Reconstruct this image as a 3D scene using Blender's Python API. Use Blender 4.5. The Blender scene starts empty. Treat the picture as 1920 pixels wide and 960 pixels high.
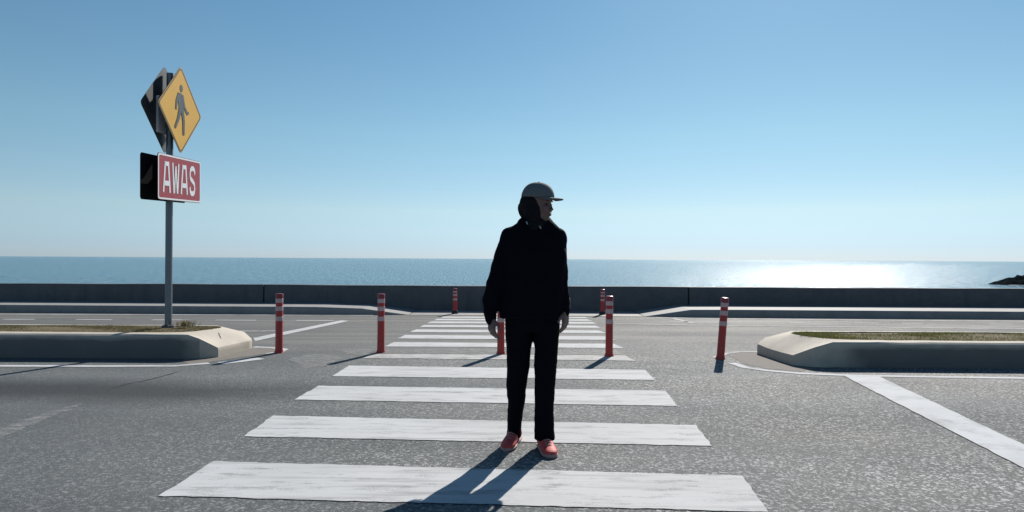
import bpy, bmesh, math, random
from mathutils import Vector, Matrix, noise
random.seed(7)
R = math.radians
S = bpy.context.scene
COL = S.collection

# ---------------------------------------------------------------- camera
CAM_H = 1.18
F = 1250.0                      # focal length in photo pixels (1920 wide)
cd = bpy.data.cameras.new('camera')
cam = bpy.data.objects.new('camera', cd); COL.objects.link(cam)
cd.sensor_width = 36; cd.lens = F / 1920 * 36
cd.clip_start = 0.05; cd.clip_end = 80000
PITCH, ROLL = math.atan(5.3 / F), R(0.30)
cam.matrix_world = Matrix.Translation((0, 0, CAM_H)) @ Matrix.Rotation(R(90) + PITCH, 4, 'X') @ Matrix.Rotation(ROLL, 4, 'Z')
S.camera = cam
MW = cam.matrix_world.copy()

def ray(x, y):
    return (MW.to_3x3() @ Vector(((x - 960) / F, -(y - 480) / F, -1))).normalized()
def gnd(x, y, z=0.0):           # photo point on the horizontal plane z
    d = ray(x, y); t = (z - CAM_H) / d.z
    return Vector((d.x * t, d.y * t, z))
def at(x, y, Y):                # photo point at distance Y
    d = ray(x, y); t = Y / d.y
    return Vector((d.x * t, Y, CAM_H + d.z * t))

# ---------------------------------------------------------------- light
SUN_AZ, SUN_EL = R(21.5), R(35.5)
w = bpy.data.worlds.new('World'); S.world = w; w.use_nodes = True
wn = w.node_tree.nodes; wl = w.node_tree.links
sky = wn.new('ShaderNodeTexSky'); sky.sky_type = 'NISHITA'; sky.sun_disc = False
sky.sun_elevation = SUN_EL; sky.sun_rotation = SUN_AZ
sky.altitude = 0; sky.air_density = 0.7; sky.dust_density = 0.1; sky.ozone_density = 3.0
# colour balance of the air by height above the horizon, the same in every direction
tcw = wn.new('ShaderNodeTexCoord'); sx = wn.new('ShaderNodeSeparateXYZ'); wl.new(tcw.outputs['Generated'], sx.inputs[0])
rp = wn.new('ShaderNodeValToRGB'); wl.new(sx.outputs[2], rp.inputs[0])
stops = [(0.0, (.76, .88, 1.16)), (.02, (.85, .96, 1.16)), (.07, (1.30, 1.27, 1.12)), (.18, (1.42, 1.57, 1.27)), (.36, (1.28, 1.62, 1.42)), (1.0, (.95, 1.3, 1.35))]
while len(rp.color_ramp.elements) < len(stops): rp.color_ramp.elements.new(.5)
for k, (p_, c_) in enumerate(stops):
    rp.color_ramp.elements[k].position = p_; rp.color_ramp.elements[k].color = tuple(v / 1.6 for v in c_) + (1,)
mx = wn.new('ShaderNodeMix'); mx.data_type = 'RGBA'; mx.blend_type = 'MULTIPLY'; mx.inputs[0].default_value = 1
wl.new(sky.outputs[0], mx.inputs[6]); wl.new(rp.outputs[0], mx.inputs[7])
wl.new(mx.outputs[2], wn['Background'].inputs[0]); wn['Background'].inputs[1].default_value = 0.089
sl = bpy.data.lights.new('sun', 'SUN'); sl.energy = 5.0; sl.angle = R(0.5); sl.color = (1, .95, .87)
sun = bpy.data.objects.new('sun', sl); COL.objects.link(sun)
sd = Vector((math.sin(SUN_AZ) * math.cos(SUN_EL), math.cos(SUN_AZ) * math.cos(SUN_EL), math.sin(SUN_EL)))
sun.rotation_euler = sd.to_track_quat('Z', 'Y').to_euler(); sun.location = (10, 10, 30)
S.view_settings.view_transform = 'Standard'; S.view_settings.look = 'None'
S.view_settings.exposure = 0.45; S.view_settings.gamma = 1.0
S.render.resolution_x, S.render.resolution_y = 1024, 512

# ---------------------------------------------------------------- materials
class NT:
    def __init__(s, name, rough=.6, spec=.5):
        s.m = bpy.data.materials.new(name); s.m.use_nodes = True
        s.n = s.m.node_tree.nodes; s.l = s.m.node_tree.links
        s.b = s.n['Principled BSDF']; s.b.inputs['Roughness'].default_value = rough
        s.b.inputs['Specular IOR Level'].default_value = spec
        s.tc = s.n.new('ShaderNodeTexCoord').outputs['Object']
    def map(s, sc=(1, 1, 1), loc=(0, 0, 0), rot=(0, 0, 0)):
        m = s.n.new('ShaderNodeMapping'); m.inputs['Scale'].default_value = sc
        m.inputs['Location'].default_value = loc; m.inputs['Rotation'].default_value = rot
        s.l.new(s.tc, m.inputs[0]); return m.outputs[0]
    def noise(s, scale, v=None, detail=3, rough=.5):
        t = s.n.new('ShaderNodeTexNoise'); t.inputs['Scale'].default_value = scale
        t.inputs['Detail'].default_value = detail; t.inputs['Roughness'].default_value = rough
        s.l.new(v if v is not None else s.tc, t.inputs['Vector']); return t.outputs[0]
    def vor(s, scale, v=None, out='Color', feat='F1'):
        t = s.n.new('ShaderNodeTexVoronoi'); t.inputs['Scale'].default_value = scale; t.feature = feat
        s.l.new(v if v is not None else s.tc, t.inputs['Vector']); return t.outputs[out]
    def ramp(s, src, stops):
        r = s.n.new('ShaderNodeValToRGB'); e = r.color_ramp.elements
        while len(e) < len(stops): e.new(.5)
        for k, (p, c) in enumerate(stops):
            e[k].position = p; e[k].color = (c if isinstance(c, tuple) else (c, c, c)) + (1,)
        s.l.new(src, r.inputs[0]); return r.outputs[0]
    def rng(s, src, a, b, c, d):
        r = s.n.new('ShaderNodeMapRange')
        for i, v in enumerate((a, b, c, d)): r.inputs[i + 1].default_value = v
        s.l.new(src, r.inputs[0]); return r.outputs[0]
    def mix(s, f, a, b, mode='MIX'):
        x = s.n.new('ShaderNodeMix'); x.data_type = 'RGBA'; x.blend_type = mode
        for sock, v in ((x.inputs[0], f), (x.inputs[6], a), (x.inputs[7], b)):
            if hasattr(v, 'is_linked'): s.l.new(v, sock)
            elif isinstance(v, (int, float)): sock.default_value = v if sock == x.inputs[0] else (v, v, v, 1)
            else: sock.default_value = tuple(v) + (1,)
        return x.outputs[2]
    def math(s, op, a, b=0.0):
        x = s.n.new('ShaderNodeMath'); x.operation = op
        for i, v in enumerate((a, b)):
            if hasattr(v, 'is_linked'): s.l.new(v, x.inputs[i])
            else: x.inputs[i].default_value = v
        return x.outputs[0]
    def xyz(s):
        x = s.n.new('ShaderNodeSeparateXYZ'); s.l.new(s.tc, x.inputs[0]); return x.outputs
    def col(s, c):
        if hasattr(c, 'is_linked'): s.l.new(c, s.b.inputs['Base Color'])
        else: s.b.inputs['Base Color'].default_value = tuple(c) + (1,)
        return s
    def rgh(s, v): s.l.new(v, s.b.inputs['Roughness']); return s
    def bump(s, h, strength=.5, dist=.01):
        b = s.n.new('ShaderNodeBump'); b.inputs['Strength'].default_value = strength
        b.inputs['Distance'].default_value = dist; s.l.new(h, b.inputs['Height'])
        s.l.new(b.outputs[0], s.b.inputs['Normal']); return s

def asphalt(name='asphalt'):
    t = NT(name, .8, .28)
    X, Y, Z = t.xyz()
    g = t.n.new('ShaderNodeSeparateColor'); t.l.new(t.vor(72), g.inputs[0])      # aggregate chips
    chips = t.ramp(g.outputs[0], [(0, .012), (.34, .03), (.60, .14), (.84, .42), (1, .85)])
    fine = t.noise(120, None, 3, .75)
    c = t.mix(.5, chips, t.ramp(fine, [(.38, .01), (.62, .30)]))
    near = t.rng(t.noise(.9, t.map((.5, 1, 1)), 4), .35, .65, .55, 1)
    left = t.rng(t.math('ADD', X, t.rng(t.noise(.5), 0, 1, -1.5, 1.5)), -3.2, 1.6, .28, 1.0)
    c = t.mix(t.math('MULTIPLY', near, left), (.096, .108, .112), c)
    tr = t.noise(1.0, t.map((.12, .9, 1), (3, 1.3, 0)), 3)
    c = t.mix(1.0, c, t.ramp(tr, [(.3, .9), (.7, 1.25)]), 'MULTIPLY')
    pt = t.noise(.7, None, 5, .6)
    c = t.mix(1.0, c, t.ramp(pt, [(.35, (.78, .81, .84)), (.65, (1.0, .985, .97))]), 'MULTIPLY')
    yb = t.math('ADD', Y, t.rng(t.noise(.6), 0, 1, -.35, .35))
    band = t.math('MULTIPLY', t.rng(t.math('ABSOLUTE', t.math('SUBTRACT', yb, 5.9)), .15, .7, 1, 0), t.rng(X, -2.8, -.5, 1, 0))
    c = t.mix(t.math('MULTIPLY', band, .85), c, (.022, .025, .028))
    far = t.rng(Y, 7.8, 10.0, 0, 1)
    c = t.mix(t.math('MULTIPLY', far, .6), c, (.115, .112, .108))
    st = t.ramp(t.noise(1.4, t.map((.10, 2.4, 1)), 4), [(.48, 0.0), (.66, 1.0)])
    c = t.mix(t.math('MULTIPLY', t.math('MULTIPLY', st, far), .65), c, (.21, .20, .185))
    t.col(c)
    t.rgh(t.rng(t.noise(1.1, t.map((.3, 1, 1)), 3), .3, .7, .74, .86))
    h = t.math('ADD', t.math('MULTIPLY', g.outputs[1], .5), t.math('MULTIPLY', fine, .9))
    t.bump(h, .9, .009)
    return t.m

def paint(name, tint=(.465, .47, .48), wear=.36, dirt=(.12, .122, .125)):
    t = NT(name, .85, .25)
    streak = t.noise(1.0, t.map((2, 2, 1) if name == 'line_paint' else (.9, 13, 1), (0, 0, 0), (0, 0, R(-1.5))), 5, .65)
    patch = t.noise(2.2, t.map((.5, 1.5, 1)), 4)
    c = t.mix(t.ramp(streak, [(.52, 0.0), (.70, 1.0)]), tint, tuple(v * .6 for v in tint))
    c = t.mix(t.ramp(patch, [(.42, 0.0), (.75, .7)]), c, tuple(v * .82 for v in tint))
    gr = t.noise(170, detail=2)
    worn = t.ramp(t.math('ADD', t.math('MULTIPLY', t.noise(5, t.map((.6, 2.5, 1)), 5, .7), .75), t.math('MULTIPLY', gr, .3)), [(.70 - wear * .4, 0.0), (.76 - wear * .3, 1.0)])
    c = t.mix(t.math('MULTIPLY', worn, wear * 1.6), c, dirt)
    t.col(c).bump(gr, .3, .003)
    return t.m

def concrete(name, a, b, rough=.75):
    t = NT(name, rough, .3)
    c = t.mix(t.ramp(t.noise(3, None, 6, .65), [(.35, 0.0), (.7, 1.0)]), a, b)
    c = t.mix(t.ramp(t.noise(22, None, 5, .7), [(.5, 0.0), (.75, .45)]), c, tuple(v * .6 for v in b))
    # rain streaks run down the face
    c = t.mix(t.ramp(t.noise(2.5, t.map((3, 3, .25)), 4), [(.55, 0.0), (.8, .4)]), c, tuple(v * .55 for v in b))
    t.col(c).bump(t.noise(60, None, 5, .7), .35, .006)
    return t.m

def kerb_mat():
    t = NT('kerb_concrete', .8, .25)
    c = t.mix(t.ramp(t.noise(3, None, 6, .65), [(.35, 0.0), (.7, 1.0)]), (.48, .43, .365), (.39, .35, .30))
    c = t.mix(t.ramp(t.noise(22, None, 5, .7), [(.55, 0.0), (.8, .35)]), c, (.22, .20, .17))
    # painted shade darkens the long upright sides, patchy and ragged at its upper rim
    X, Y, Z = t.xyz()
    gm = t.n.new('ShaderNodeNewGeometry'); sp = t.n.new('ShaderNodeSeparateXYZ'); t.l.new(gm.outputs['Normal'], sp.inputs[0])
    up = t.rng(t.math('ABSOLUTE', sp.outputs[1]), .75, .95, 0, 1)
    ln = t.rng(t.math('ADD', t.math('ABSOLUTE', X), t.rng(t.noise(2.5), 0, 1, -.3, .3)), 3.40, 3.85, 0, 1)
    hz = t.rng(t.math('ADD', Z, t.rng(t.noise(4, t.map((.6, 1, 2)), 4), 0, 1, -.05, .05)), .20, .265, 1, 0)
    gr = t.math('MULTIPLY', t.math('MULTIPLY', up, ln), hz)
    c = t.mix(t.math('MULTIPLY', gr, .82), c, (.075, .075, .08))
    t.col(c).bump(t.noise(60, None, 5, .7), .35, .006)
    return t.m
M = {}
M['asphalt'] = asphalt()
M['paint'] = paint('road_paint')
M['paint_line'] = paint('line_paint', (.46, .47, .49), .3)
M['paint_worn'] = paint('worn_road_paint', (.46, .45, .45), .5, (.12, .12, .12))
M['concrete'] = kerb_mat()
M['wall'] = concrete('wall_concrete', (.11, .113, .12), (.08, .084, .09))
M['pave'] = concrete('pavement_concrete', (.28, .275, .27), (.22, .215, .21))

def simple(name, c, rough=.5, spec=.5, metal=0, var=.15, sc=30, bump=0.0):
    t = NT(name, rough, spec); t.b.inputs['Metallic'].default_value = metal
    t.col(t.mix(t.noise(sc, None, 4), tuple(v * (1 - var) for v in c), tuple(min(1, v * (1 + var)) for v in c)))
    if bump: t.bump(t.noise(sc * 3, None, 4), bump, .003)
    return t.m
M['galv'] = simple('galvanised_steel', (.16, .18, .20), .45, .5, .6, .2)
M['dark_back'] = simple('sign_back_black', (.015, .015, .017), 1.0, 0.0)
M['plate_back'] = simple('sign_back_aluminium', (.075, .08, .085), .5, .4, .3, .2)
M['yellow'] = simple('sign_yellow', (.60, .32, .018), .38, .5, 0, .07, 8)
M['black'] = simple('sign_black', (.03, .04, .05), .45)
M['red'] = simple('sign_red', (.28, .010, .020), .38, .5, 0, .1, 8)
M['white'] = simple('sign_white', (.66, .67, .68), .4, .5, 0, .06, 8)
M['post_red'] = simple('bollard_red_plastic', (.40, .020, .012), .38, .5, 0, .18, 9)
M['post_cap'] = simple('bollard_cap_plastic', (.22, .015, .025), .35)
M['band'] = simple('bollard_reflective_band', (.50, .34, .34), .35, .5, 0, .12, 40)
M['rubber'] = simple('bollard_black_base', (.025, .022, .025), .7)
M['jacket'] = simple('black_jacket_cloth', (.0055, .005, .009), .95, .05, 0, .3, 60, .3)
M['trouser'] = simple('black_trouser_cloth', (.005, .0048, .008), .95, .05, 0, .3, 60, .3)
M['scarf'] = simple('black_scarf_cloth', (.008, .0075, .010), .85, .15, 0, .3, 40, .3)
M['cap'] = simple('grey_cap_cloth', (.125, .135, .14), .85, .2, 0, .1, 80, .3)
M['skin'] = simple('skin', (.145, .085, .075), .5, .4, 0, .06, 30)
M['lip'] = simple('lips', (.12, .05, .05), .45)
M['eye'] = simple('eye_dark', (.02, .015, .012), .2)
M['shoe'] = simple('pink_red_shoe', (.55, .07, .065), .6, .3, 0, .15, 60, .3)
M['sole'] = simple('shoe_sole', (.38, .24, .23), .6)
M['cord'] = simple('grey_cord', (.35, .33, .34), .6)
M['soil'] = simple('island_soil', (.13, .105, .065), .95, .1, 0, .35, 14, .6)
M['mortar'] = simple('rough_mortar', (.17, .155, .14), .9, .2, 0, .3, 25, .6)

def grass_mat(name, a, b, c3):
    t = NT(name, .7, .25)
    n = t.noise(2.2, None, 5, .65); f = t.noise(40, None, 2)
    c = t.mix(t.ramp(n, [(.38, 0.0), (.62, 1.0)]), a, b)
    c = t.mix(t.ramp(f, [(.5, 0.0), (.7, .8)]), c, c3)
    t.col(c)
    tl = t.n.new('ShaderNodeBsdfTranslucent'); t.l.new(c, tl.inputs[0]); ms = t.n.new('ShaderNodeMixShader'); ms.inputs[0].default_value = .5
    t.l.new(t.b.outputs[0], ms.inputs[1]); t.l.new(tl.outputs[0], ms.inputs[2]); t.l.new(ms.outputs[0], t.n['Material Output'].inputs[0])
    return t.m
M['grass_dry'] = grass_mat('dry_grass', (.11, .10, .05), (.15, .13, .07), (.24, .21, .13))
M['grass_green'] = grass_mat('green_grass', (.075, .095, .028), (.12, .115, .045), (.17, .16, .075))

def rock_mat():
    t = NT('wet_rock', 1.0, 0.0)
    t.col(t.mix(t.noise(.6, None, 6), (.006, .010, .013), (.016, .018, .020))).bump(t.noise(2, None, 6), .8, .3)
    return t.m
M['rock'] = rock_mat()
M['foam'] = simple('sea_foam', (.75, .78, .8), .7)

def sea_mat():
    t = NT('sea_water', .19, .36)
    t.b.inputs['IOR'].default_value = 1.33
    n = t.noise(.02, t.map((.25, 1, 1)), 4)
    t.col(t.mix(t.ramp(n, [(.4, 0.0), (.6, 1.0)]), (.004, .075, .125), (.007, .10, .155)))
    sp = t.noise(1.0, t.map((2.2, .13, 1)), 2, .6)                # short choppy patches, long in depth
    mp = t.n.new('ShaderNodeMapping'); mp.inputs['Scale'].default_value = (.22, .9, 1)      # swell crests run obliquely to the shore
    t.l.new(t.map(rot=(0, 0, R(14))), mp.inputs[0])
    h = t.math('ADD', t.math('MULTIPLY', t.noise(1.0, mp.outputs[0], 3, .6), .55), t.math('MULTIPLY', sp, .32))
    t.bump(h, 1.0, .6)
    t.rgh(t.rng(t.noise(1.0, t.map((3.5, .22, 1), (7, 3, 0)), 2, .7), .38, .62, .06, .27))
    return t.m
M['sea'] = sea_mat()

# ---------------------------------------------------------------- helpers
def link(o, parent=None):
    COL.objects.link(o)
    if parent is not None:
        o.parent = parent; o.matrix_parent_inverse = parent.matrix_world.inverted()
    return o
def tag(o, label=None, cat=None, group=None, kind=None):
    for k, v in (('label', label), ('category', cat), ('group', group), ('kind', kind)):
        if v: o[k] = v
    return o
def empty(name, loc, label, cat, group=None):
    o = bpy.data.objects.new(name, None); COL.objects.link(o); o.location = loc
    o.empty_display_size = .2; bpy.context.view_layer.update()
    return tag(o, label, cat, group)
def build(name, bm, mat, parent=None, smooth=False, recalc=True):
    if recalc: bmesh.ops.recalc_face_normals(bm, faces=bm.faces)
    me = bpy.data.meshes.new(name); bm.to_mesh(me); bm.free()
    me.materials.append(mat)
    if smooth:
        for p in me.polygons: p.use_smooth = True
    return link(bpy.data.objects.new(name, me), parent)
def box(bm, a, b, mat=None):
    vs = [Vector((x, y, z)) for x in (a[0], b[0]) for y in (a[1], b[1]) for z in (a[2], b[2])]
    if mat: vs = [mat @ v for v in vs]
    v = [bm.verts.new(p) for p in vs]
    for f in ((0, 1, 3, 2), (4, 6, 7, 5), (0, 4, 5, 1), (2, 3, 7, 6), (0, 2, 6, 4), (1, 5, 7, 3)):
        bm.faces.new([v[i] for i in f])
def rings(bm, rs, cap=True, closed=True):
    vr = [[bm.verts.new(p) for p in r] for r in rs]; n = len(vr[0])
    for a, b in zip(vr, vr[1:]):
        for i in range(n if closed else n - 1):
            j = (i + 1) % n; bm.faces.new((a[i], a[j], b[j], b[i]))
    if cap: bm.faces.new(vr[0][::-1]); bm.faces.new(vr[-1])
    return vr
def lathe(bm, prof, c=(0, 0, 0), n=20):
    rings(bm, [[(c[0] + r * math.cos(2 * math.pi * k / n), c[1] + r * math.sin(2 * math.pi * k / n), c[2] + z) for k in range(n)] for z, r in prof])
def ell(bm, c, r, rot=None, sub=3):
    m = Matrix.Translation(c) @ (rot.to_4x4() if rot else Matrix()) @ Matrix.Diagonal((*r, 1))
    bmesh.ops.create_icosphere(bm, subdivisions=sub, radius=1, matrix=m)
def tube(bm, pts, rad, n=14, balls=True):
    pts = [Vector(p) for p in pts]
    t0 = (pts[1] - pts[0]).normalized(); up = Vector((0, 1, 0)) if abs(t0.y) < .9 else Vector((1, 0, 0))
    rs = []
    for i, p in enumerate(pts):
        t = (pts[min(i + 1, len(pts) - 1)] - pts[max(i - 1, 0)]).normalized()
        a = t.cross(up).normalized(); b = t.cross(a)
        r = rad[i]; ra, rb = r if isinstance(r, tuple) else (r, r)
        rs.append([p + a * ra * math.cos(2 * math.pi * k / n) + b * rb * math.sin(2 * math.pi * k / n) for k in range(n)])
    rings(bm, rs)
    if balls:
        for p, r in ((pts[0], rad[0]), (pts[-1], rad[-1])):
            r = max(r) if isinstance(r, tuple) and False else (min(r) if isinstance(r, tuple) else r)
            ell(bm, p, (r, r, r), sub=2)
def remeshed(name, bm, mat, parent, voxel, smooth_it=4, disp=None):
    bmesh.ops.recalc_face_normals(bm, faces=bm.faces)
    me = bpy.data.meshes.new(name); bm.to_mesh(me); bm.free()
    o = bpy.data.objects.new('tmp', me); COL.objects.link(o)
    m = o.modifiers.new('r', 'REMESH'); m.mode = 'VOXEL'; m.voxel_size = voxel; m.use_smooth_shade = True
    if smooth_it:
        s = o.modifiers.new('s', 'SMOOTH'); s.factor = .5; s.iterations = smooth_it
    dg = bpy.context.evaluated_depsgraph_get()
    nm = bpy.data.meshes.new_from_object(o.evaluated_get(dg)); nm.name = name
    bpy.data.objects.remove(o); bpy.data.meshes.remove(me)
    nm.materials.clear(); nm.materials.append(mat)
    for p in nm.polygons: p.use_smooth = True
    if disp:
        nn = [v.normal.copy() for v in nm.vertices]
        for v, n_ in zip(nm.vertices, nn): v.co += n_ * disp(v.co)
    return link(bpy.data.objects.new(name, nm), parent)
def sheet(name, outline, z, mat, parent=None, jit=.006, step=.06, seed=0):
    """flat painted sheet with slightly ragged edges"""
    rnd = random.Random(seed); pts = []
    n = len(outline)
    for i in range(n):
        a, b = Vector(outline[i][:2]), Vector(outline[(i + 1) % n][:2])
        L = (b - a).length; k = max(1, int(L / step)); nrm = Vector((-(b - a).y, (b - a).x)).normalized()
        for q in range(k):
            p = a.lerp(b, q / k)
            j = jit * (noise.noise(Vector((p.x * 9, p.y * 9, seed))) * 1.6 + rnd.uniform(-.4, .4)) if q else 0
            pts.append(p + nrm * j)
    bm = bmesh.new(); f = bm.faces.new([bm.verts.new((p.x, p.y, z)) for p in pts])
    if f.normal.z < 0 or f.calc_area() == 0: pass
    bm.normal_update()
    if f.normal.z < 0: f.normal_flip()
    bmesh.ops.triangulate(bm, faces=bm.faces)
    return build(name, bm, mat, parent, recalc=False)
def strip(pts, wd):
    """outline of a line of width wd running through pts"""
    pts = [Vector(p[:2]) for p in pts]; L, Rr = [], []
    for i, p in enumerate(pts):
        t = (pts[min(i + 1, len(pts) - 1)] - pts[max(i - 1, 0)]).normalized(); n_ = Vector((-t.y, t.x)) * wd / 2
        L.append(p + n_); Rr.append(p - n_)
    return L + Rr[::-1]

# ---------------------------------------------------------------- setting
WY = lambda x: 15.08 - .006 * x          # near face of the sea wall
KY = lambda x: 13.80 - .020 * x          # front of the far kerb
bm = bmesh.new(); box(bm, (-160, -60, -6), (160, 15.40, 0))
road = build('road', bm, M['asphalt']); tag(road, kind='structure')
bm = bmesh.new()
vs = [bm.verts.new(p) for p in ((-40000, 15.0, -4), (40000, 15.0, -4), (40000, 45000, -4), (-40000, 45000, -4))]
bm.faces.new(vs); sea = build('sea', bm, M['sea'], recalc=False); tag(sea, kind='structure')

# zebra crossing: (back left, back right, front right, front left) in the photo
zebra = [((400, 866), (1392, 893), (1440, 961), (297, 931)),
         ((512, 780), (1305, 798), (1335, 837), (457, 819)),
         ((597, 724), (1248, 733), (1270, 762), (552, 750)),
         ((655, 686), (1210, 694), (1228, 713), (622, 706)),
         ((700, 664), (1172, 667), (1192, 677), (680, 672)),
         ((738, 642), (1150, 645), (1170, 653), (722, 650)),
         ((760, 628.5), (1135, 631), (1155, 638), (745, 635)),
         ((780, 618), (1122, 620), (1137, 625), (769, 623)),
         ((795, 609.5), (1117, 611), (1127, 615), (787, 613.5)),
         ((808, 603), (1110, 604), (1119, 607.5), (800, 606.5)),
         ((820, 598), (1100, 599), (1112, 602), (813, 601)),
         ((832, 593.8), (1095, 594.8), (1105, 597), (826, 596.3))]
for i, q in enumerate(zebra):
    sheet('zebra_stripe', [gnd(*p) for p in q], .004, M['paint_worn'] if i == 4 else M['paint'], road, .007, .035, i)
# painted lines
def line(name, pts, wd, mat='paint', seed=0, z=.004):
    return sheet(name, strip([gnd(*p) for p in pts], wd), z, M[mat], road, .004, .08, seed)
sheet('diagonal_line', [gnd(*p) for p in ((1580, 704.5), (1645, 705), (1925, 838), (1925, 882))], .006, M['paint_line'], road, .006, .08, 31)
sheet('diagonal_line', [gnd(*p) for p in ((475, 634), (640, 601), (655, 602), (478, 640))], .004, M['paint'], road, .006, .08, 32)
line('edge_line', [(-400, 686), (0, 686.5), (180, 687), (330, 686.5), (392, 681.5)], .11, 'paint_line', seed=33)
line('edge_line', [(412, 681.5), (450, 677.5), (490, 672.5)], .16, 'paint_line', seed=34)
line('edge_line', [(476, 651), (515, 652.5), (534, 655.5), (524, 660.5), (500, 664)], .1, seed=35)
line('edge_line', [(1372, 681), (1400, 690), (1440, 695.5), (1500, 700.5), (1580, 704), (1700, 706.5), (1920, 709.5), (2400, 716)], .10, 'paint_line', seed=36)
line('edge_line', [(1425, 660), (1385, 660), (1362, 663), (1340, 671)], .09, 'paint_worn', seed=37)
line('edge_line', [(-200, 619), (120, 620), (300, 621), (520, 621)], .10, 'paint_worn', seed=38)
line('edge_line', [(1152, 607), (1300, 610), (1600, 613.5), (1990, 618)], .10, 'paint_worn', seed=39)
line('edge_line', [(-400, 588.5), (0, 589.3), (700, 591.5)], .12, 'paint_worn', seed=40)
line('edge_line', [(1230, 596), (1500, 599.5), (1920, 602.8), (2300, 606)], .12, 'paint_worn', seed=41)
for k, (a, b) in enumerate(((5, 65), (143, 210), (285, 355), (405, 480), (555, 625), (-150, -70))):
    line('lane_dash', [(a, 598.8 + a * .004), (b, 598.8 + b * .004)], .11, 'paint', seed=50 + k)
for k, (a, b) in enumerate(((1255, 1290), (1475, 1520), (1600, 1650), (1690, 1730), (1850, 1900))):
    line('lane_dash', [(a, 600.5 + (a - 960) * .0085), (b, 600.5 + (b - 960) * .0085)], .11, 'paint_worn', seed=60 + k)
line('diagonal_line', [(1258, 596.5), (1302, 606.5)], .11, 'paint_worn', seed=70)
def scuff_mat():
    t = NT('faint_scuff', .75, .3); t.col((.26, .26, .26))
    tr = t.n.new('ShaderNodeBsdfTransparent'); ms = t.n.new('ShaderNodeMixShader')
    t.l.new(t.ramp(t.noise(16, t.map((.5, 1, 1), (0, 0, 0), (0, 0, R(-25))), 5, .8), [(.34, 0.0), (.66, .85)]), ms.inputs[0])
    t.l.new(tr.outputs[0], ms.inputs[1]); t.l.new(t.b.outputs[0], ms.inputs[2]); t.l.new(ms.outputs[0], t.n['Material Output'].inputs[0]); return t.m
M['scuff'] = scuff_mat()
sheet('worn_line', [gnd(*p) for p in ((-60, 826), (-40, 842), (90, 784), (155, 758.5), (150, 757), (80, 776))], .003, M['scuff'], road, .02, .06, 71)
sheet('worn_line', [gnd(*p) for p in ((640, 657), (690, 655), (715, 662), (690, 668), (650, 664))], .003, M['scuff'], road, .03, .05, 73)
sheet('worn_line', [gnd(*p) for p in ((540, 672), (590, 664), (640, 668), (625, 684), (570, 690))], .003, M['scuff'], road, .05, .05, 74)
sheet('worn_line', [gnd(*p) for p in ((705, 656), (900, 655), (1150, 659), (1180, 666), (690, 663))], .003, M['scuff'], road, .03, .05, 75)
def seam_crack(pts, wd, seed):
    M.setdefault('tar', simple('crack_tar', (.03, .032, .035), .6, .3))
    sheet('crack', strip([gnd(*p) for p in pts], wd), .003, M['tar'], road, .008, .04, seed)
seam_crack([(335, 697), (300, 707), (262, 716), (238, 720), (205, 730)], .018, 72)

# far kerb, dropped at the crossing, and the narrow pavement on top of it
def far_kerb(x0, x1, drop):
    """drop: (xa, xb) the kerb falls from full height at xa to flush at xb"""
    n = 60; rs = []
    for k in range(n + 1):
        x = x0 + (x1 - x0) * k / n
        t = (x - drop[0]) / (drop[1] - drop[0]); t = min(1, max(0, t)); t = t * t * (3 - 2 * t)
        z = .155 * (1 - t) + .006 * t; y = KY(x); wy = WY(x) - .002
        rs.append([(x, y + .02, 0.0), (x, y, -.02), (x, y + .004, z - .02), (x, y + .03, z), (x, wy, z + .004), (x, wy, -.02)])
    bm = bmesh.new(); rings(bm, rs); return bm
for x0, x1, dr in ((-60, gnd(770, 588).x, (gnd(655, 588).x, gnd(765, 588).x)), (60, gnd(1205, 592).x, (gnd(1300, 592).x, gnd(1210, 592).x))):
    k = build('far_kerb', far_kerb(x0, x1, dr), M['wall_kerb'] if 'wall_kerb' in M else M['pave']); tag(k, kind='structure')
xa, xb = gnd(772, 588).x, gnd(1203, 592).x
p = sheet('pavement', [(xa, KY(xa)), (xb, KY(xb)), (xb, WY(xb) - .01), (xa, WY(xa) - .01)], .006, M['pave'], None, .01, .2, 80); tag(p, kind='structure')

# sea wall of long cast panels with open joints
wall = empty('sea_wall', (0, 15.20, 0), 'long low dark concrete sea wall running across the scene in front of the sea', 'wall')
j1, j2 = at(497, 560, 15.2).x, at(1288, 560, 15.2).x
L = j2 - j1
for k in range(-4, 6):
    a, b = j1 + L * k + .018, j1 + L * (k + 1) - .018
    bm = bmesh.new(); rs = []
    nseg = 16
    for q in range(nseg + 1):
        x = a + (b - a) * q / nseg; y = WY(x); t = .563 + .004 * math.sin(x * .7) + .003 * math.sin(x * 2.3 + 1)
        rs.append([(x, y, 0), (x, y + .004, t - .025), (x, y + .025, t), (x, y + .30, t), (x, y + .34, t - .03), (x, y + .36, -5)])
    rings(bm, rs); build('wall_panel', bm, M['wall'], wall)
bm = bmesh.new()
for k in range(-3, 6):
    x = j1 + L * k; box(bm, (x - .019, WY(x) + .05, 0), (x + .019, WY(x) + .3, .56))
build('joint_filler', bm, M['rubber'], wall)

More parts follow.
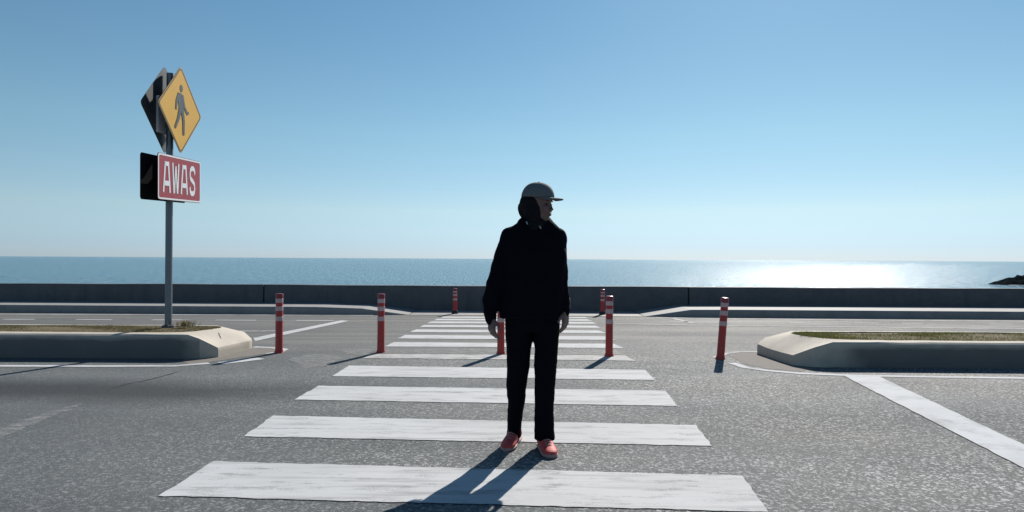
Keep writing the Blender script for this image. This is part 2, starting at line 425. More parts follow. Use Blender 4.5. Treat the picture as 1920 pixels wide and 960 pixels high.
# traffic islands ------------------------------------------------
ZT = .285
def island(side, front, xe, lbl, gmat, seed):
    """side -1 = left island (nose points right), +1 = right island (nose points left)"""
    s = side
    root = empty('traffic_island', ((xe + s * 2), front + .6, 0), lbl, 'traffic island', 'raised kerbed traffic islands')
    bw = .17; depth = 1.12 if s < 0 else 1.2
    back = front + depth
    # outline of outer kerb, from far end in along the front, round the nose, out along the back
    X = lambda d: xe + s * d
    slope = .0 if s < 0 else -.012
    def yf(x): return front + (x - xe) * slope
    nose = [(X(.36), front), (X(.25), front), (X(.09), front + .125), (X(.05), front + .5), (X(0), front + .88), (X(.02), front + .97), (X(.18), back), (X(.5), back)] if s < 0 else \
           [(X(.42), front), (X(.24), front), (X(.06), front + .14), (X(.03), front + .42), (X(.01), front + .8), (X(0), front + 1.06), (X(.15), back), (X(.45), back)]
    outer = [(X(13), yf(X(13))), (X(9), yf(X(9))), (X(6), yf(X(6))), (X(4), yf(X(4))), (X(2.4), yf(X(2.4))), (X(1.4), yf(X(1.4))), (X(.75), front)] + nose + [(X(1.4), back), (X(4), back), (X(13), back)]
    inset = [(0, bw)] * 8
    n = len(outer)
    # per point: height of the outer top edge, inset of inner edge
    H = [ZT - .035] * 8 + [.215 if s < 0 else .20, .095, .09, .09, .10, .17, ZT - .05] + [ZT - .035] * 3
    inner = [(X(13), yf(X(13)) + bw), (X(9), yf(X(9)) + bw), (X(6), yf(X(6)) + bw), (X(4), yf(X(4)) + bw), (X(2.4), yf(X(2.4)) + bw), (X(1.4), yf(X(1.4)) + bw), (X(.95), front + bw), (X(.72), front + bw + .01),
             (X(.56), front + .22), (X(.46), front + .30), (X(.38), front + .50), (X(.32), front + .70), (X(.34), back - .34), (X(.44), back - .22), (X(.62), back - bw), (X(1.4), back - bw), (X(4), back - bw), (X(13), back - bw)]
    rs = []
    for i in range(n):
        o, q = Vector(outer[i]), Vector(inner[i]); h = H[i]; d = (q - o); ln = d.length; d.normalize()
        full = h > ZT - .06
        rr = .045 if full else .006
        prof = [(0, -.02), (.004 if full else 0, h * .6), (.006 if full else .0, h - rr * .2), (rr * .35, h + (rr * .25 if full else .006)), (rr, h + (ZT - .035 - h + .028 if full else .02))]
        pts = [Vector((o.x + d.x * a, o.y + d.y * a, z)) for a, z in prof]
        for t in (.35, .7):
            z = prof[-1][1] + (ZT - prof[-1][1]) * (t if full else t ** .95)
            a = rr + (ln - rr) * t; pts.append(Vector((o.x + d.x * a, o.y + d.y * a, z)))
        pts += [Vector((q.x, q.y, ZT)), Vector((q.x + d.x * .01, q.y + d.y * .01, ZT - .08))]
        rs.append(pts)
    bm = bmesh.new(); rings(bm, rs, cap=False, closed=False)
    bmesh.ops.subdivide_edges(bm, edges=[e for e in bm.edges if e.calc_length() > .35], cuts=6, use_grid_fill=True)
    for v in bm.verts:
        k = noise.noise(v.co * 3.1 + Vector((seed, 0, 0))) * .006 + noise.noise(v.co * 14) * .0025
        v.co += Vector((k, k * .8, k * .7 if v.co.z > .02 else 0))
    # nose block in its own mesh
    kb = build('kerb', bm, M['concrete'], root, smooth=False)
    for p_ in kb.data.polygons: p_.use_smooth = True
    m = kb.modifiers.new('edge', 'EDGE_SPLIT'); m.split_angle = R(24)
    bm = bmesh.new(); f = bm.faces.new([bm.verts.new((q[0], q[1], ZT - .012)) for q in inner]); bm.normal_update()
    if f.normal.z < 0: f.normal_flip()
    bmesh.ops.triangulate(bm, faces=bm.faces); build('soil_bed', bm, M['soil'], root, recalc=False)
    def inside(x, y):
        c = False; m_ = len(inner)
        for i_ in range(m_):
            (xa_, ya_), (xb_, yb_) = inner[i_], inner[i_ - 1]
            if (ya_ > y) != (yb_ > y) and x < (xb_ - xa_) * (y - ya_) / (yb_ - ya_) + xa_: c = not c
        return c
    # soil surface gently mounded
    bm = bmesh.new(); nx, ny = 90, 8
    g = []
    for i in range(nx + 1):
        d = .62 + (12.3) * (i / nx) ** 1.6
        row = []
        for j in range(ny + 1):
            v = j / ny; x = X(d); ya, yb = yf(x) + bw, back - bw
            if d < 1.1: ya = max(ya, front + bw + .02 + (1.1 - d) * .45)
            if d < 1.1: yb = min(yb, back - bw - .02 - (1.1 - d) * .45)
            y = ya + (yb - ya) * v
            z = ZT - .012 + .014 * math.sin(math.pi * v) * min(1, d / 1.2) + .012 * noise.noise(Vector((x * 2, y * 3, seed)))
            row.append(bm.verts.new((x, y, z)))
        g.append(row)
    for i in range(nx):
        for j in range(ny): bm.faces.new((g[i][j], g[i + 1][j], g[i + 1][j + 1], g[i][j + 1]))
    build('soil', bm, M['soil'], root, smooth=True)
    # short grass
    rnd = random.Random(seed); vv, ff = [], []
    for _ in range(34000):
        d = .36 + 9.6 * rnd.random() ** 1.5; v = rnd.random(); x = X(d); ya, yb = yf(x) + bw + .01, back - bw - .01
        y = ya + (yb - ya) * v
        if not inside(x, y): continue
        dens = noise.noise(Vector((x * 1.3, y * 2.5, seed + 5)))
        if rnd.random() > .62 + dens * 1.2: continue
        z = ZT - .012 + .014 * math.sin(math.pi * v) * min(1, d / 1.2) - .005
        h = rnd.uniform(.010, .026) * (1 + .9 * max(0, dens)) * (1.0 if s < 0 else 1.15); an = rnd.uniform(0, 6.28); w_ = rnd.uniform(.003, .006)
        lx, ly = rnd.gauss(0, .5) * h, rnd.gauss(0, .5) * h
        n0 = len(vv); vv += [(x - w_ * math.cos(an), y - w_ * math.sin(an), z), (x + w_ * math.cos(an), y + w_ * math.sin(an), z), (x + lx, y + ly, z + h)]
        ff.append((n0, n0 + 1, n0 + 2))
    me = bpy.data.meshes.new('grass'); me.from_pydata(vv, [], ff); me.materials.append(gmat)
    tag(link(bpy.data.objects.new('grass', me), root), kind='stuff')
    return root
XL, XR = -3.37, 3.10
isl = island(-1, 7.75, XL, 'kerbed island left of the crossing with dry grass, the sign post and sunlit nose', M['grass_dry'], 3)
isr = island(1, 7.36, XR, 'kerbed island right of the crossing with greener grass and no sign', M['grass_green'], 9)
# a short dark crack on the sloping nose of the left island
bpy.context.view_layer.update()
kb_ = [c for c in isl.children if c.name.startswith('kerb')][0]
bm = bmesh.new(); prev = None
for x_, y_, w_ in ((409.5, 623.5, .4), (411, 627, 1.0), (412.5, 631, 1.1), (414.5, 635, .5)):
    pr = []
    for dx in (-w_, w_):
        o_ = kb_.matrix_world.inverted() @ Vector((0, 0, CAM_H)); ok, hit, nrm, _ = kb_.ray_cast(o_, kb_.matrix_world.inverted().to_3x3() @ ray(x_ + dx, y_))
        pr.append(bm.verts.new(kb_.matrix_world @ hit + nrm * .003) if ok else None)
    if prev and all(pr) and all(prev): bm.faces.new((prev[0], prev[1], pr[1], pr[0]))
    prev = pr
build('crack', bm, M['rubber'], isl)
# rough mortar apron round each nose
def apron(side, pts, seed):
    o = sheet('mortar_apron', pts, .002, M['mortar'], road, .03, .05, seed)
apron(-1, [gnd(*p) for p in ((345, 685), (395, 679), (440, 672), (490, 665), (520, 660), (525, 654), (470, 652), (380, 660), (345, 670))], 90)
apron(1, [gnd(*p) for p in ((1370, 668), (1395, 682), (1440, 692), (1500, 697), (1540, 690), (1470, 662), (1420, 661), (1385, 662))], 91)

# weed tuft at the foot of the sign post and a few thin stalks
def tuft(name, c, n, hmin, hmax, spread, mat, lbl, cat, seed, wd=.003):
    rnd = random.Random(seed); vv, ff = [], []
    for _ in range(n):
        a = rnd.uniform(0, 6.28); r = abs(rnd.gauss(0, spread)); x, y = c[0] + r * math.cos(a), c[1] + r * math.sin(a) * .6
        h = rnd.uniform(hmin, hmax); lean = Vector((math.cos(a), math.sin(a), 0)) * rnd.uniform(.1, .7) * h
        pr = Vector((-math.sin(a), math.cos(a), 0)) * wd
        p0 = Vector((x, y, c[2])); p1 = p0 + lean * .35 + Vector((0, 0, h * .6)); p2 = p0 + lean + Vector((0, 0, h))
        n0 = len(vv); vv += [p0 - pr, p0 + pr, p1 - pr * .8, p1 + pr * .8, p2]
        ff += [(n0, n0 + 1, n0 + 3, n0 + 2), (n0 + 2, n0 + 3, n0 + 4)]
    me = bpy.data.meshes.new(name); me.from_pydata([tuple(v) for v in vv], [], ff); me.materials.append(mat)
    o = link(bpy.data.objects.new(name, me)); return tag(o, lbl, cat, kind='stuff')
tuft('weed_tuft', (-4.13, 8.45, ZT + .02), 260, .03, .10, .09, M['grass_dry'], 'low dry weed tuft growing just right of the sign post foot', 'weed', 1)

# ---------------------------------------------------------------- crossing sign
SC = 1.056
PX, PY = at(316.5, 500, 8.45).x, 8.45
FX, BX = PX + .137, PX - .069
sign = empty('crossing_sign', (PX, PY, ZT), 'steel post on the left island with yellow pedestrian diamonds above red AWAS plates', 'road sign')
bm = bmesh.new()
rings(bm, [[(PX + .042 * math.cos(a), PY + .042 * math.sin(a), z) for a in [2 * math.pi * k / 24 for k in range(24)]] for z in (ZT - .1, ZT + .02, 1.5, 3.48, 3.51)])
build('post', bm, M['galv'], sign, smooth=False)
bm = bmesh.new(); rings(bm, [[(PX + r * math.cos(2 * math.pi * k / 20), PY + r * math.sin(2 * math.pi * k / 20), z) for k in range(20)] for z, r in ((ZT - .02, .085), (ZT + .03, .075), (ZT + .036, .05))])
build('concrete_foot', bm, M['wall'], sign)
TILT = R(2.2)
def uv(x, cy, cz):      # plate coordinates: u runs away from the camera, v up
    c, s_ = math.cos(TILT), math.sin(TILT)
    return lambda u, v, dx=0: Vector((x + dx, cy + u * c - v * s_ * .3, cz + v * c + u * s_))
def rounded(poly, r, n=5):
    out = []; m = len(poly)
    for i in range(m):
        p0, p1, p2 = Vector(poly[i - 1]), Vector(poly[i]), Vector(poly[(i + 1) % m])
        a = p1 + (p0 - p1).normalized() * r; b = p1 + (p2 - p1).normalized() * r
        for k in range(n + 1):
            t = k / n; out.append(a * (1 - t) ** 2 + p1 * 2 * t * (1 - t) + b * t ** 2)
    return out
def slab(name, fr, poly, d0, d1, mat, parent):
    bm = bmesh.new(); rings(bm, [[fr(p[0], p[1], d0) for p in poly], [fr(p[0], p[1], d1) for p in poly]])
    bmesh.ops.triangulate(bm, faces=[f for f in bm.faces if len(f.verts) > 4])
    return build(name, bm, mat, parent)
def ring_slab(name, fr, outer, inner, d0, d1, mat, parent):
    bm = bmesh.new(); n = len(outer)
    rs = [[fr(p[0], p[1], d) for p in pl] for pl, d in ((outer, d0), (outer, d1), (inner, d1), (inner, d0))]
    vr = [[bm.verts.new(p) for p in r] for r in rs]
    for a in range(4):
        A, B = vr[a], vr[(a + 1) % 4]
        for i in range(n): bm.faces.new((A[i], A[(i + 1) % n], B[(i + 1) % n], B[i]))
    return build(name, bm, mat, parent)
def diamond(t, r=.05): return rounded([(0, -t), (t, 0), (0, t), (-t, 0)], r)
def rect(a, b, r=.03): return rounded([(-a, -b), (a, -b), (a, b), (-a, b)], r)
def limb(pts, ws):      # thick 2D polyline outline
    pts = [Vector(p) for p in pts]; Lp, Rp = [], []
    for i, p in enumerate(pts):
        t = (pts[min(i + 1, len(pts) - 1)] - pts[max(i - 1, 0)]).normalized(); n_ = Vector((-t.y, t.x)) * ws[i] / 2
        Lp.append(p + n_); Rp.append(p - n_)
    return Lp + Rp[::-1]
HD = .562; CZ = 3.044
def diamond_sign(x, facing):
    fr = uv(x, PY, CZ) if facing > 0 else (lambda g: (lambda u, v, dx=0: g(-u, v, -dx)))(uv(x, PY, CZ))
    pl = slab('diamond_plate', fr, diamond(HD, .06), -.003, 0, M['plate_back'], sign)
    slab('yellow_face', fr, diamond(HD - .004, .058), .0005, .003, M['yellow'], pl)
    ring_slab('black_border', fr, diamond(HD - .018, .05), diamond(HD - .040, .043), .0035, .005, M['black'], pl)
    # walking figure
    k = .55
    bm = bmesh.new()
    def add(poly, j=0):
        ps = [fr(p[0] * k, p[1] * k, .0035 + .0002 * j) for p in poly]; qs = [fr(p[0] * k, p[1] * k, .0062 + .0004 * j) for p in poly]
        rings(bm, [ps, qs])
    add([(.0 + .068 * math.cos(2 * math.pi * q / 16) + .01, .50 + .085 * math.sin(2 * math.pi * q / 16)) for q in range(16)])
    add(limb([(-.03, .385), (-.03, .30), (.0, .10), (.01, .0)], [.12, .26, .22, .20]), 1)          # torso
    add(limb([(-.10, .36), (-.20, .18), (-.23, -.02)], [.10, .085, .06]), 2)                        # trailing arm
    add(limb([(.05, .36), (.15, .10), (.30, -.04), (.36, .0)], [.10, .085, .07, .06]), 3)           # leading arm
    add(limb([(-.03, .04), (-.12, -.20), (-.27, -.44)], [.13, .10, .07]), 4)                        # back leg
    add(limb([(.05, .04), (.12, -.24), (.12, -.56)], [.13, .10, .07]), 5)                           # front leg
    build('pedestrian_symbol', bm, M['black'], pl)
    return pl
d1 = diamond_sign(FX, 1)
d2 = diamond_sign(BX, -1); d2['label'] = 'rear diamond plate seen from its dark unpainted back'
AW, AH, AZ = .544, .28, 2.167
def glyph(ch):
    if ch == 'A': return [limb([(.06, 0), (.30, 1)], [.17, .17]), limb([(.94, 0), (.70, 1)], [.17, .17]), [(.22, .22), (.78, .22), (.74, .38), (.26, .38)], [(.28, .86), (.72, .86), (.72, 1.0), (.28, 1.0)]]
    if ch == 'W': return [limb([(.08, 1), (.25, 0)], [.16, .16]), limb([(.92, 1), (.75, 0)], [.16, .16]), limb([(.48, .9), (.30, 0)], [.13, .14]), limb([(.52, .9), (.70, 0)], [.13, .14])]
    if ch == 'S':
        pts = [(.88, .74), (.82, .88), (.66, .94), (.38, .94), (.19, .86), (.14, .72), (.20, .59), (.40, .53), (.62, .47), (.82, .39), (.86, .25), (.80, .12), (.62, .06), (.34, .06), (.18, .13), (.12, .28)]
        return [limb(pts, [.17] * len(pts))]
def plate_sign(x, facing):
    fr = uv(x, PY, AZ) if facing > 0 else (lambda g: (lambda u, v, dx=0: g(-u, v, -dx)))(uv(x, PY, AZ))
    pl = slab('warning_plate', fr, rect(AW, AH, .04), -.003, 0, M['dark_back'], sign)
    slab('red_face', fr, rect(AW - .003, AH - .003, .038), .0005, .003, M['red'], pl)
    ring_slab('white_border', fr, rect(AW - .006, AH - .006, .036), rect(AW - .026, AH - .026, .03), .0035, .005, M['white'], pl)
    word = 'AWAS'; x0 = -.425; adv = .216; wd = .176; hh = .375
    for i, ch in enumerate(word):
        bm = bmesh.new()
        for j, poly in enumerate(glyph(ch)):
            ps = [(x0 + i * adv + p[0] * wd, -hh / 2 + p[1] * hh) for p in poly]
            rings(bm, [[fr(p[0], p[1], .0035 + .0002 * j) for p in ps], [fr(p[0], p[1], .0055 + .0004 * j) for p in ps]], cap=False)
            half = len(ps) // 2; vv = [bm.verts.new(fr(p[0], p[1], .0055 + .0004 * j)) for p in ps]
            for a in range(half - 1): bm.faces.new((vv[a], vv[a + 1], vv[len(ps) - 2 - a], vv[len(ps) - 1 - a]))
        build('letter', bm, M['white'], pl)
    return pl
p1 = plate_sign(FX, 1)
p2 = plate_sign(BX, -1); p2['label'] = 'rear warning plate seen from its dark unpainted back'
# steel channels and clamps between plates and post
for z0, hw in ((3.27, .20), (2.83, .24), (2.30, .36), (2.03, .36)):
    bm = bmesh.new(); box(bm, (FX - .03, PY - hw, z0 - .02), (FX - .0035, PY + hw, z0 + .02)); build('stiffener', bm, M['galv'], sign)
    bm = bmesh.new(); box(bm, (PX - .05, PY - .055, z0 - .016), (FX - .031, PY + .055, z0 + .016)); build('clamp', bm, M['galv'], sign)
bm = bmesh.new(); box(bm, (BX + .006, PY - .21, 2.73), (BX + .034, PY + .0, 3.18)); build('backing_strap', bm, M['white'], sign)

# ---------------------------------------------------------------- bollards
def bollard(H=.735, base_black=False):
    r0, r1 = .0455, .043
    root = empty('bollard', (0, 0, 0), 'x', 'bollard', 'red plastic bollards with reflective bands')
    rad = lambda z: r0 + (r1 - r0) * z / H
    bm = bmesh.new(); lathe(bm, [(0, .055), (.012, .055), (.03, .049), (.05, rad(.05)), (H - .06, rad(H - .06)), (H - .052, .040)], n=28)
    po = build('post', bm, M['post_red'], root, smooth=True); po.modifiers.new('e', 'EDGE_SPLIT').split_angle = R(35)
    for a, b in ((.085, .155), (.215, .29), (.385, .46)):
        z1, z0 = H * (1 - a), H * (1 - b)
        bm = bmesh.new()
        lathe(bm, [(z0, rad(z0) + .0005), (z0 + .002, rad(z0) + .002), (z1 - .002, rad(z1) + .002), (z1, rad(z1) + .0005)], n=28)
        o = build('reflective_band', bm, M['band'], root, smooth=True); o.modifiers.new('e', 'EDGE_SPLIT').split_angle = R(35)
    bm = bmesh.new(); lathe(bm, [(H - .058, .0405), (H - .054, .0465), (H - .012, .0465), (H - .004, .043), (H, .034)], n=28)
    o = build('cap', bm, M['post_cap'], root, smooth=True); o.modifiers.new('e', 'EDGE_SPLIT').split_angle = R(35)
    bm = bmesh.new()
    if base_black: lathe(bm, [(-.002, .075), (.05, .062), (.075, .056)], n=28)
    else: lathe(bm, [(-.002, .060), (.006, .059), (.013, .054)], n=28)
    build('base', bm, M['rubber'] if base_black else M['post_red'], root)
    return root
def copy_thing(o):
    c = o.copy(); COL.objects.link(c)
    for ch in o.children:
        d = ch.copy(); COL.objects.link(d); d.parent = c
    return c
near = bollard(); farb = bollard(.54, True)
spots = [((523, 661.5), 0, 'leftmost red bollard, standing by the pale nose of the left island'),
         ((714, 661), 0, 'second red bollard from the left, at the left end of the worn zebra stripe'),
         ((939, 664), 0, 'red bollard mostly hidden behind the legs of the person'),
         ((1142, 668), 0, 'upright red bollard at the right end of the worn zebra stripe'),
         ((1350.5, 673), 4.3, 'rightmost red bollard, leaning right in front of the right island')]
for i, ((x, y), lean, lb) in enumerate(spots):
    o = near if i == 0 else copy_thing(near)
    o.location = gnd(x, y); o.rotation_euler = (0, R(lean + .2), random.uniform(0, 3)) if lean == 0 else (0, R(lean), 0); o['label'] = lb
for i, ((x, y), lean, lb) in enumerate([((853, 588.5), 0, 'far small red bollard by the sea wall, left of the person'),
                                        ((1129.5, 590), .6, 'far small red bollard by the sea wall, right of the person')]):
    o = farb if i == 0 else copy_thing(farb)
    o.location = gnd(x, y); o.rotation_euler = (0, R(lean), 0); o['label'] = lb; o['group'] = 'far bollards by the sea wall'

# ---------------------------------------------------------------- headland
def headland():
    bm = bmesh.new(); rnd = random.Random(4)
    c = gnd(1866, 534.5, -4)
    n = 70; m = 14; g = []
    for i in range(n + 1):
        t = i / n; x = c.x + t * 60; row = []
        env = min(1, t * 14) * (.25 + .75 * min(1, max(0, (t - .05) * 9))) + t * 2.2
        for j in range(m + 1):
            v = j / m; y = c.y - 1 + v * (8 + 20 * t)
            hgt = (1.7 * env) * math.sin(math.pi * min(1, v)) ** .6
            z = -4.3 + hgt + (.55 * noise.noise(Vector((x * .7, y * .6, 2))) + .3 * noise.noise(Vector((x * 2.1, y * 2, 5)))) * min(1, hgt) + .35 * max(0, noise.noise(Vector((x * .35, 1, 1)))) * env
            row.append(bm.verts.new((x + rnd.uniform(-.15, .15), y + rnd.uniform(-.2, .2), z)))
        g.append(row)
    for i in range(n):
        for j in range(m): bm.faces.new((g[i][j], g[i + 1][j], g[i + 1][j + 1], g[i][j + 1]))
    o = build('rocky_headland', bm, M['rock']); tag(o, 'dark rocky headland low in the sea at the far right edge', 'headland')
    bm = bmesh.new(); pts = []
    for i in range(40):
        x = c.x + 3 + i * 1.0; pts.append((x, c.y - 1.1 - .3 * noise.noise(Vector((x, 0, 0)))))
    back = [(x, y + 1.3) for x, y in pts[::-1]]
    f = sheet('surf', pts + back, -3.97, M['foam'], None, .12, .3, 95); tag(f, kind='structure')
headland()

# ---------------------------------------------------------------- person
YP = 4.19
K = YP / F
person = empty('person', (gnd(998, 850).x, 4.16, 0), 'person in black jacket, black trousers and grey cap walking on the zebra crossing', 'person')
def P(x, y, dy=0.0): return at(x, y, YP + dy)
def section(bm, rows, n=28, sq=2.3):
    """rows: (xl, xr, y, depth radius, dy)"""
    rs = []
    for xl, xr, y, rd, dy in rows:
        a, b = P(xl, y, dy), P(xr, y, dy); c = (a + b) / 2; rx = (b.x - a.x) / 2
        r = []
        for k in range(n):
            t = 2 * math.pi * k / n; ct, st = math.cos(t), math.sin(t)
            r.append((c.x + rx * math.copysign(abs(ct) ** (2 / sq), ct), c.y + rd * math.copysign(abs(st) ** (2 / sq), st), c.z))
        rs.append(r)
    rings(bm, rs)

# head frame: +x' = where the face looks
TURN = R(-28)                                  # face looks right and a little to the camera
HC = P(1008.5, 383)                            # middle of the skull
hm = Matrix.Translation(HC) @ Matrix.Rotation(TURN, 4, 'Z')
hr = Matrix.Rotation(TURN, 3, 'Z')
def hp(x, y, z): return hm @ Vector((x, y, z))
def hell(bm, c, r, ry=0, sub=3): ell(bm, hp(*c), r, hr @ Matrix.Rotation(ry, 3, 'Y'), sub)

def hand(bm, wrist, down, side, fwd, curl, scale=1.0, thumb_side=1):
    """down: direction of fingers, side: across knuckles toward the thumb, fwd: palm direction (fingers curl to it)"""
    D, Sd, Fw = Vector(down).normalized(), Vector(side).normalized(), Vector(fwd).normalized()
    def q(d, s_, f): return wrist + (D * d + Sd * s_ + Fw * f) * scale
    tube(bm, [q(-.08, 0, 0), q(-.03, 0, 0), q(0, 0, 0)], [.027, .025, .024])
    # palm as three broad bars
    for s_ in (-.026, -.009, .009, .026):
        tube(bm, [q(.0, s_ * .6, 0), q(.045, s_ * .95, .002), q(.082, s_, .0)], [.0135, .0135, .0115], n=10)
    lens = [(.038, .024, .019), (.044, .028, .021), (.041, .026, .020), (.031, .019, .017)]
    offs = (.029, .010, -.009, -.027)
    for i, (s_, ls) in enumerate(zip(offs, lens)):
        pts = [q(.080, s_, 0)]; ang = 0; d0, f0 = .080, 0
        for j, l in enumerate(ls):
            ang += curl * (0.75 + .35 * j) * (1 + .12 * i); d0 += l * math.cos(ang); f0 += l * math.sin(ang); pts.append(q(d0, s_ * (1 + .04 * j), f0))
        tube(bm, pts, [.0092 * scale, .0085 * scale, .0078 * scale, .0066 * scale], n=10)
    pts = [q(.018, .022, .004), q(.045, .046, .016), q(.072, .055, .024), q(.094, .054, .032)]
    tube(bm, pts, [.013, .0105, .0092, .0076], n=10)

# body: one continuous surface
bm = bmesh.new()
hell(bm, (-.004, 0, .028), (.094, .073, .090))                      # skull
hell(bm, (.020, 0, -.035), (.066, .056, .078))                      # face and jaw
hell(bm, (.052, 0, -.092), (.026, .028, .020))                      # chin
hell(bm, (.060, .030, -.030), (.026, .024, .030)); hell(bm, (.060, -.030, -.030), (.026, .024, .030))   # cheeks
hell(bm, (.074, 0, .022), (.020, .046, .012))                       # brow
hell(bm, (.086, 0, -.018), (.013, .0105, .024), R(-18)); hell(bm, (.095, 0, -.034), (.012, .014, .0095))  # nose
hell(bm, (.080, 0, -.060), (.013, .023, .0065)); hell(bm, (.078, 0, -.071), (.013, .020, .0065))     # lips
for s_ in (-1, 1): hell(bm, (-.004, s_ * .070, -.012), (.014, .008, .028))                             # ears
tube(bm, [hp(-.01, 0, -.02), HC + Vector((0, .012, -.10)), P(1005, 425, .02)], [.052, .050, .056])
section(bm, [(985, 1025, 418, .05, .02), (958, 1050, 436, .075, .02), (955, 1050, 470, .095, .01), (960, 1045, 520, .085, .01), (957, 1043, 560, .09, .01), (953, 1044, 600, .095, .01), (965, 1030, 618, .08, .01)])
def leg_c(rows, sh): 
    tube(bm, [P(x, y, dy) for x, y, r, dy in rows], [r - sh for x, y, r, dy in rows])
legL = [(973, 600, .085, .03), (972, 650, .078, .02), (970, 705, .062, .01), (966, 755, .055, .07), (963, 808, .045, .13)]
legR = [(1025, 600, .085, .0), (1024, 650, .078, -.02), (1023, 705, .062, -.04), (1020, 760, .055, -.03), (1020, 815, .045, -.02)]
leg_c(legL, .014); leg_c(legR, .014)
tube(bm, [P(957, 442, .02), P(940, 500, .03), P(925, 550, .01), P(921, 592, -.03)], [.045, .040, .034, .026])
tube(bm, [P(1043, 442, .02), P(1048, 500, .04), P(1054, 545, .03), P(1060, 580, .0)], [.045, .040, .034, .026])
wl_ = P(920.5, 597, -.03); wr_ = P(1061, 584, 0)
hand(bm, wl_, (.10, -.32, -.92), (.55, -.75, .2), (.80, .50, -.1), .34, .86)
hand(bm, wr_, (-.06, -.22, -.95), (-.50, -.80, .1), (-.85, .45, 0), .30, .90)
# feet inside the shoes
FL = (gnd(969, 826) + Vector((0, .03, 0)), gnd(950, 845)); FR = (gnd(1017, 838), gnd(1033, 858))
for a, b in (FL, FR):
    tube(bm, [a + Vector((0, 0, .10)), a + Vector((0, 0, .05)), a.lerp(b, .45) + Vector((0, 0, .040)), a.lerp(b, .85) + Vector((0, 0, .030))], [.030, .030, .024, .014])
body = remeshed('body', bm, M['skin'], person, .0042, 2)
for s_ in (-1, 1):
    bm = bmesh.new(); hell(bm, (.077, s_ * .029, -.002), (.007, .010, .0045), sub=2); build('eye', bm, M['eye'], person, True)
    bm = bmesh.new(); hell(bm, (.083, s_ * .030, .016), (.006, .017, .0035), sub=2); build('eyebrow', bm, M['eye'], person, True)
bm = bmesh.new(); hell(bm, (.084, 0, -.0605), (.010, .019, .0042), sub=2); hell(bm, (.082, 0, -.071), (.010, .017, .0048), sub=2); build('lips', bm, M['lip'], person, True)

# headscarf under the cap
bm = bmesh.new()
hell(bm, (-.030, 0, .004), (.088, .088, .088))
hell(bm, (-.016, 0, -.045), (.074, .086, .092))
hell(bm, (-.082, .012, -.028), (.058, .062, .070))                  # hair bun under the cloth
hell(bm, (.010, 0, -.112), (.062, .062, .038), R(20))               # fold under the chin
tube(bm, [hp(-.02, 0, -.06), P(1004, 413, .01), P(1003, 428, .01)], [.068, .072, .085])
remeshed('headscarf', bm, M['scarf'], person, .006, 4, lambda c: .005 * noise.noise(Vector((c.x * 14, c.y * 14, c.z * 26))))

# cap: crown of six panels, brim, button
bm = bmesh.new(); rs = []
N = 36; tilt = Matrix.Rotation(R(4), 4, 'Y')
def cp(x, y, z): return hm @ (tilt @ Vector((x, y, z)))
for q in range(11):
    f = q / 10; ph = f * R(88)
    rr, zz = math.cos(ph) ** .82 if f < 1 else .02, math.sin(ph)
    r = []
    for k in range(N):
        a = 2 * math.pi * k / N; seam = 1 - .012 * max(0, 1 - abs(((k % 6) - 0) if (k % 6) < 3 else 6 - (k % 6)) * 1.2)
        r.append(cp(-.004 + .1085 * rr * math.cos(a) * seam, .088 * rr * math.sin(a) * seam, .040 + .098 * zz))
    rs.append(r)
# inner turned edge
rs.insert(0, [cp(-.004 + .104 * math.cos(2 * math.pi * k / N), .084 * math.sin(2 * math.pi * k / N), .044) for k in range(N)])
rings(bm, rs)
crown = build('cap_crown', bm, M['cap'], person, True)
bm = bmesh.new(); top, bot = [], []
for i in range(13):
    a = R(-62 + 124 * i / 12); rowt, rowb = [], []
    for j in range(6):
        t = j / 5; ext = .067 * math.cos(a * .85) ** .8 * t
        x = -.004 + .106 * math.cos(a) + ext; y = .086 * math.sin(a) * (1 - .12 * t)
        z = .043 - .006 * t * t - .008 * (y / .08) ** 2 * (.4 + t)
        rowt.append(bm.verts.new(cp(x, y, z + .0025))); rowb.append(bm.verts.new(cp(x, y, z - .0025)))
    top.append(rowt); bot.append(rowb)
for i in range(12):
    for j in range(5):
        bm.faces.new((top[i][j], top[i + 1][j], top[i + 1][j + 1], top[i][j + 1])); bm.faces.new((bot[i][j], bot[i][j + 1], bot[i + 1][j + 1], bot[i + 1][j]))
    bm.faces.new((top[i][5], top[i + 1][5], bot[i + 1][5], bot[i][5])); bm.faces.new((top[i][0], bot[i][0], bot[i + 1][0], top[i + 1][0]))
for i in (0, 12):
    for j in range(5): bm.faces.new((top[i][j], top[i][j + 1], bot[i][j + 1], bot[i][j]))
build('cap_brim', bm, M['cap'], person, True)
bm = bmesh.new(); ell(bm, cp(-.004, 0, .138), (.008, .008, .004), sub=2); build('cap_button', bm, M['cap'], person, True)

# jacket
bm = bmesh.new()
section(bm, [(982, 1026, 409, .062, .02), (974, 1036, 416, .072, .02), (955, 1050, 428, .088, .02), (945, 1058, 445, .105, .015), (944, 1062, 475, .12, .01), (943, 1060, 520, .125, .01),
             (941, 1056, 560, .125, .01), (936, 1054, 583, .125, .01), (938, 1051, 596, .115, .01)], sq=2.4)
tube(bm, [P(958, 444, .02), P(946, 485, .03), P(932, 530, .02), P(921, 566, 0), P(918.5, 588, -.02), P(920.5, 601, -.03)],
     [.066, .068, .070, .060, .044, .032], balls=True)
tube(bm, [P(1043, 444, .02), P(1047, 490, .03), P(1047, 530, .03), P(1052, 560, .02), P(1058, 577, .0), P(1060.5, 586, 0)],
     [.064, .060, .060, .055, .038, .029], balls=True)
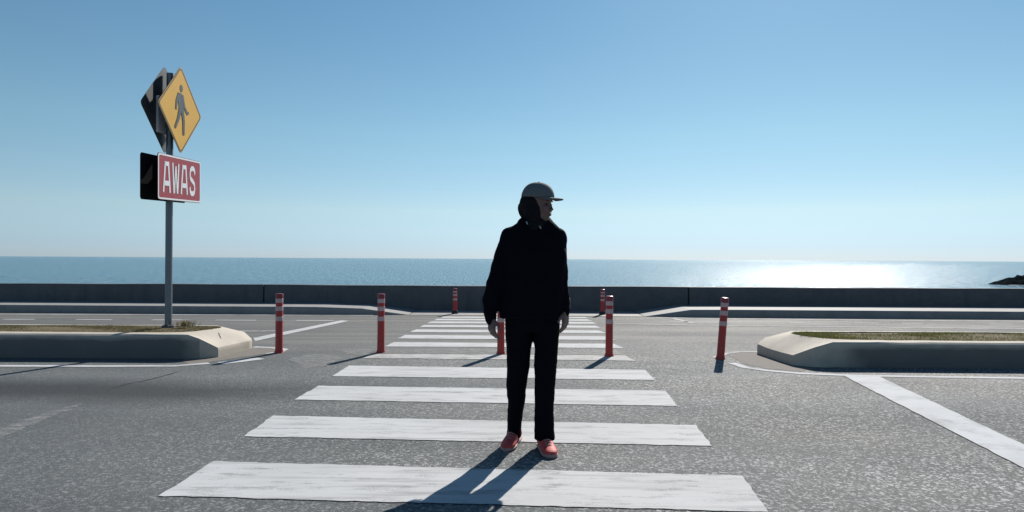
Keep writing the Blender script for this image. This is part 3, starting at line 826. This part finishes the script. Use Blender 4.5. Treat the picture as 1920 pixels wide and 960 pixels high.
# hood lying on the shoulders
tube(bm, [P(976, 419, -.05), P(985, 413, .07), P(1008, 410, .11), P(1024, 415, .07), P(1034, 424, -.03)], [.028, .036, .040, .034, .022])
def jf(c): return .010 * noise.noise(Vector((c.x * 7, c.y * 7, c.z * 11))) + .004 * noise.noise(Vector((c.x * 22, c.y * 22, c.z * 30)))
jk = remeshed('jacket', bm, M['jacket'], person, .0075, 5, jf)
for x, y in ((987, 416), (1012, 424)):
    bm = bmesh.new(); a = P(x, y, -.095); tube(bm, [a, a + Vector((.006, -.012, -.014))], [.0045, .0035], n=8); build('drawstring_tip', bm, M['cord'], person, True)

# trousers
bm = bmesh.new()
section(bm, [(948, 1050, 580, .10, .01), (946.5, 1050, 600, .105, .01), (947, 1050, 615, .10, .01), (952, 1046, 622, .085, .01)], sq=2.4)
def leg_sec(rows): section(bm, rows, sq=2.1)
leg_sec([(947, 1001, 604, .095, .02), (947.5, 999, 620, .09, .02), (949, 997, 650, .082, .02), (950.5, 992.5, 690, .074, .01), (949.5, 988, 720, .072, .02), (951.5, 983.5, 755, .070, .06), (951.5, 979, 790, .072, .09), (949.5, 977.5, 818, .076, .11)])
leg_sec([(999, 1050, 604, .095, .0), (1000, 1049.5, 620, .09, -.0), (1001.5, 1047, 650, .084, -.02), (1002, 1043.5, 690, .076, -.04), (1002, 1040.5, 725, .074, -.05), (1002, 1038, 765, .074, -.045), (1001.5, 1038.5, 800, .08, -.04), (1001, 1040.5, 823, .084, -.04)])
def tf(c): return .004 * noise.noise(Vector((c.x * 12, c.y * 12, c.z * 9))) + .003 * noise.noise(Vector((c.x * 8, c.y * 8, c.z * 30)))
remeshed('trousers', bm, M['trouser'], person, .0065, 2, tf)

# shoes
def shoe(heel, toe, wd):
    d = (toe - heel); L_ = d.length; d.normalize(); s_ = Vector((-d.y, d.x, 0))
    prof = [(-.02, .022, .015, .055), (-.005, .034, .012, .085), (.03, .037, .012, .098), (.07, .037, .012, .098), (.11, .038, .012, .088), (.15, .043, .012, .072), (.19, .046, .012, .058), (.225, .042, .014, .048), (.25, .030, .018, .040), (.262, .014, .022, .032)]
    sc = L_ / .235
    def ring(u, hw, z0, z1, n=20):
        r = []
        for k in range(n):
            t = 2 * math.pi * k / n; c, q = math.cos(t), math.sin(t)
            hz = (z1 - z0) / 2; mid = (z0 + z1) / 2
            r.append(heel + d * u * sc + s_ * hw * wd * math.copysign(abs(c) ** .8, c) * (1 - .22 * max(0, q)) + Vector((0, 0, mid + hz * math.copysign(abs(q) ** .75, q))))
        return r
    bm = bmesh.new(); rings(bm, [ring(u, hw, z0, z1) for u, hw, z0, z1 in prof])
    sh = build('shoe', bm, M['shoe'], person, True)
    bm = bmesh.new(); rings(bm, [ring(u, hw * 1.07, .0, .026 if u < .2 else .022 + (u - .2) * .12) for u, hw, z0, z1 in prof])
    build('sole', bm, M['sole'], sh, True)
    bm = bmesh.new()
    for q in range(4):
        u = .115 + q * .022; c = heel + d * u * sc; zt = .090 - (u - .11) * .42
        tube(bm, [c + s_ * .022 + Vector((0, 0, zt - .004)), c + Vector((0, 0, zt + .006)), c - s_ * .022 + Vector((0, 0, zt - .004))], [.003, .003, .003], n=6, balls=False)
    build('laces', bm, M['sole'], sh, True)
shoe(FL[0], FL[1], 1.0); shoe(FR[0], FR[1], 1.05)
